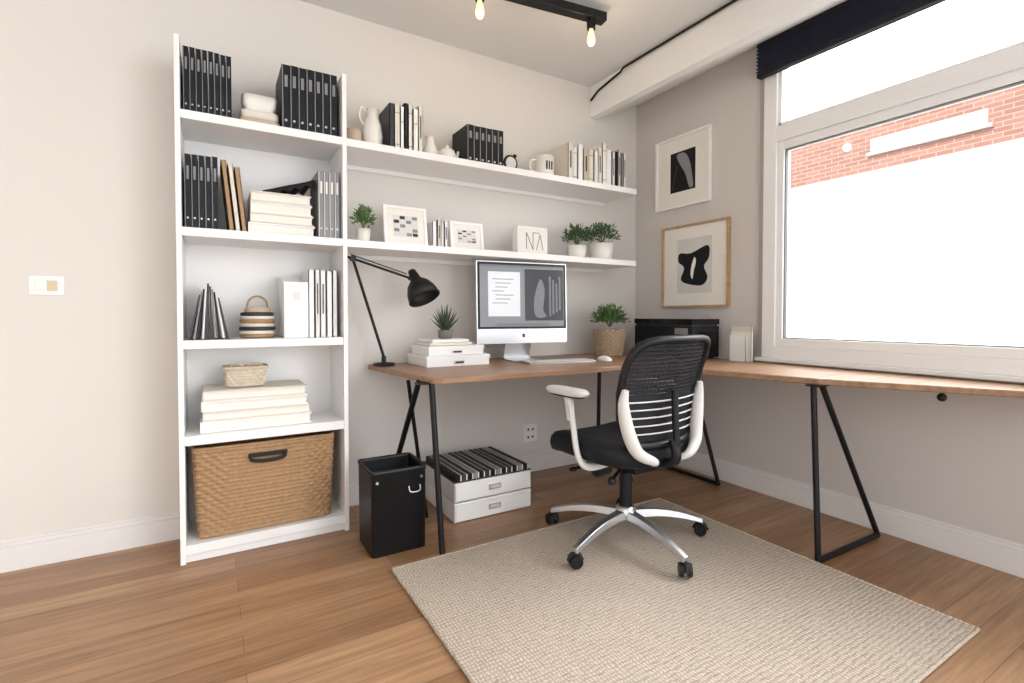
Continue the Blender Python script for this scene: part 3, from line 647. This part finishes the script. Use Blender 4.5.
# ------------------------------------------------------------------ chair
def chair():
    C=Vector((-1.135,-1.095,.0145)); th=math.radians(3); e=empty('office_chair',C); e.rotation_euler=(0,0,th)
    def fin(o,name,bevel=0):
        ob=o.done(name,bevel); ob.parent=e; return ob
    o=O(); A0=49
    for k in range(5):
        a=math.radians(A0+72*k)-th; d=Vector((math.cos(a),math.sin(a),0)); 
        n=8; vs=[]; s=Vector((-d.y,d.x,0))
        for i in range(n+1):
            t=i/n; r=.03+.335*t; z=.125-.055*t+.018*math.sin(pi*t); w=.028-.012*t; h=.018-.007*t
            p=d*r+Vector((0,0,z)); vs+=[p-s*w-Vector((0,0,h)),p+s*w-Vector((0,0,h)),p+s*w*.7+Vector((0,0,h)),p-s*w*.7+Vector((0,0,h))]
        o.add(vs,[(i*4+q,i*4+(q+1)%4,i*4+4+(q+1)%4,i*4+4+q) for i in range(n) for q in range(4)]+[(3,2,1,0),(n*4,n*4+1,n*4+2,n*4+3)],silver)
    o.rings([(.045,.10),(.05,.11),(.045,.15),(.036,.16)],(0,0,0),silver)
    fin(o,'base',.003)
    o=O()
    for k in range(5):
        a=math.radians(A0+72*k)-th; d=Vector((math.cos(a),math.sin(a),0)); p=d*.36+Vector((0,0,.029))
        a2=a+1.0; w=Vector((math.cos(a2),math.sin(a2),0))
        for q in(-1,1): o.cyl(p+w*q*.009,p+w*q*.024,.028,.026,black,20)
        o.cyl(p,p+Vector((0,0,.035)),.007,.007,black,10)
        pr=w.cross(Vector((0,0,1)))
        o.tube(smooth_pts([p-pr*.029,p+Vector((0,0,.026))-pr*.012,p+Vector((0,0,.026))+pr*.012,p+pr*.029],4),.009,black,8)
    fin(o,'casters')
    o=O(); o.cyl((0,0,.15),(0,0,.29),.029,.027,navy,24); o.cyl((0,0,.29),(0,0,.37),.016,.016,metalb,20); o.cyl((0,0,.27),(0,0,.31),.032,.026,navy,24); fin(o,'gas_column')
    o=O(); o.box(-.09,.09,-.14,.11,.345,.39,black); o.box(-.16,.16,-.03,.05,.365,.392,black)
    o.tube([(-.09,.05,.365),(-.2,.06,.355),(-.255,.06,.35)],.007,black); o.ell((-.26,.06,.35),(.02,.014,.01),black)
    o.tube([(-.09,-.06,.36),(-.18,-.1,.34)],.007,black); o.ell((-.2,-.11,.335),(.018,.018,.018),black)
    o.cyl((-.12,.0,.355),(-.19,.0,.35),.034,.03,black)
    fin(o,'mechanism',.004)
    o=O(); prof=[(.02,.385),(.9,.388),(.97,.40),(1,.43),(.985,.458),(.93,.477),(.8,.484),(.4,.481),(.02,.479)]
    o.rings(prof,(0,.045,0),navy,.275,.265,3.6,64)
    vv=[]
    for x,y,z in o.v:
        if y>.14: z-= (y-.14)**2*1.6
        z+= x*x*.25; vv.append((x,y,z))
    o.v=vv; fin(o,'seat')
    def bk(u,v):
        z=.485+.435*v; y=-.205-.09*v+.035*math.sin(v*pi)+.05*(u*u)-.02
        hw=.25-.015*abs(v-.55)*2-(.03*(1-v)); return Vector((u*hw,y,z))
    o=O(); loop=[]
    for i in range(80):
        t=2*pi*i/80; ct,st=math.cos(t),math.sin(t); e_=.38
        loop.append(bk(sgn(ct)*abs(ct)**e_,.5+.5*sgn(st)*abs(st)**e_))
    o.tube(loop,.016,black,8,True); fin(o,'back_frame')
    o=O()
    def strip(v,hh):
        pts=[bk(-.97+1.94*i/14,v) for i in range(15)]; vs=[]
        for p in pts: vs+=[p+Vector((0,0,-hh)),p+Vector((0,0,hh))]
        o.add(vs,[(i*2,i*2+2,i*2+3,i*2+1) for i in range(14)],navy,True)
    n=13
    for j in range(n): strip(.50+.48*(j+.3)/n,.0070)
    for j in range(6): strip(.045+.45*(j+.5)/6,.0140)
    for i in range(23):
        u=-.95+1.9*i/22; o.tube([bk(u,.5+v/16) for v in range(9)],.0011,black,4)
    fin(o,'mesh')
    o=O()
    off=Vector((0,-.022,0))
    for s in(-1,1):
        pts=smooth_pts([bk(s*.98,.55)+off*1.0,bk(s*1.03,.40)+off*1.4,bk(s*1.0,.16)+off*1.8,bk(s*.88,-.03)+off*2,bk(s*.5,-.13)+off*1.5,Vector((s*.05,-.18,.40))],6)
        o.tube(pts,lambda t:.012+.015*math.sin(pi*min(1,t*1.15)),lgrey,12)
    for k in range(5):
        v=.045+.45*(k+1)/6
        o.tube([bk(u/6*.98,v)+off*.5 for u in range(-6,7)],.0032,lgrey,8)
    o.tube(smooth_pts([(0,-.10,.38),(0,-.19,.395),(0,-.27,.43),bk(0,.05)+off*1.5],6),.02,black,10)
    o.tube(smooth_pts([(0,-.27,.43),bk(0,.05)+off*2.2,bk(0,.3)+off*1.9,bk(0,.52)+off*1.2],6),.014,black,8)
    fin(o,'lumbar_support')
    for s in(-1,1):
        o=O(); pts=smooth_pts([(s*.13,-.02,.378),(s*.25,-.02,.38),(s*.295,-.01,.43),(s*.298,.02,.56),(s*.285,.06,.67)],7)
        o.tube(pts,.019,lgrey,10,rb=.012)
        o.cyl((s*.294,.035,.57),(s*.285,.065,.675),.018,.02,lgrey,14); fin(o,'arm_post_'+('r' if s>0 else 'l'))
        o=O(); o.rings([(.9,.675),(1,.682),(1,.693),(.9,.701),(.4,.703),(.02,.703)],(s*.28,.08,0),lgrey,.04,.125,3,40); o.rings([(.8,.668),(.85,.677)],(s*.28,.08,0),black,.04,.125,3,40); fin(o,'arm_pad_'+('r' if s>0 else 'l'))
chair()
# ------------------------------------------------------------------ light
w=bpy.data.worlds.new('sky'); scene.world=w; w.use_nodes=True; N=w.node_tree.nodes; L=w.node_tree.links; bg=N['Background']
tc=N.new('ShaderNodeTexCoord'); sp=N.new('ShaderNodeSeparateXYZ'); L.new(tc.outputs['Generated'],sp.inputs[0])
mr=N.new('ShaderNodeMapRange'); mr.inputs['From Min'].default_value=0.1; mr.inputs['From Max'].default_value=.9; mr.inputs['To Min'].default_value=1.72; mr.inputs['To Max'].default_value=17
L.new(sp.outputs['X'],mr.inputs['Value']); L.new(mr.outputs[0],bg.inputs['Strength']); bg.inputs['Color'].default_value=(.965,.985,1,1)
s=bpy.data.lights.new('sun','SUN'); s.energy=5; s.angle=.05; so=bpy.data.objects.new('sun',s); bpy.context.collection.objects.link(so)
so.rotation_euler=Vector((1,0,-.7)).to_track_quat('-Z','Y').to_euler(); so.location=(-3,0,6)
# ------------------------------------------------------------------ camera
F=502.0; cam=bpy.data.cameras.new('camera'); co=bpy.data.objects.new('camera',cam); bpy.context.collection.objects.link(co)
cam.sensor_width=36; cam.lens=F/1024*36; co.location=(-2.73,-2.76,1.03); co.rotation_euler=(pi/2-math.radians(1.2),0,-math.radians(30.9)); cam.shift_y=-16/1024
cam.clip_start=.02; scene.camera=co
scene.view_settings.view_transform='Standard'
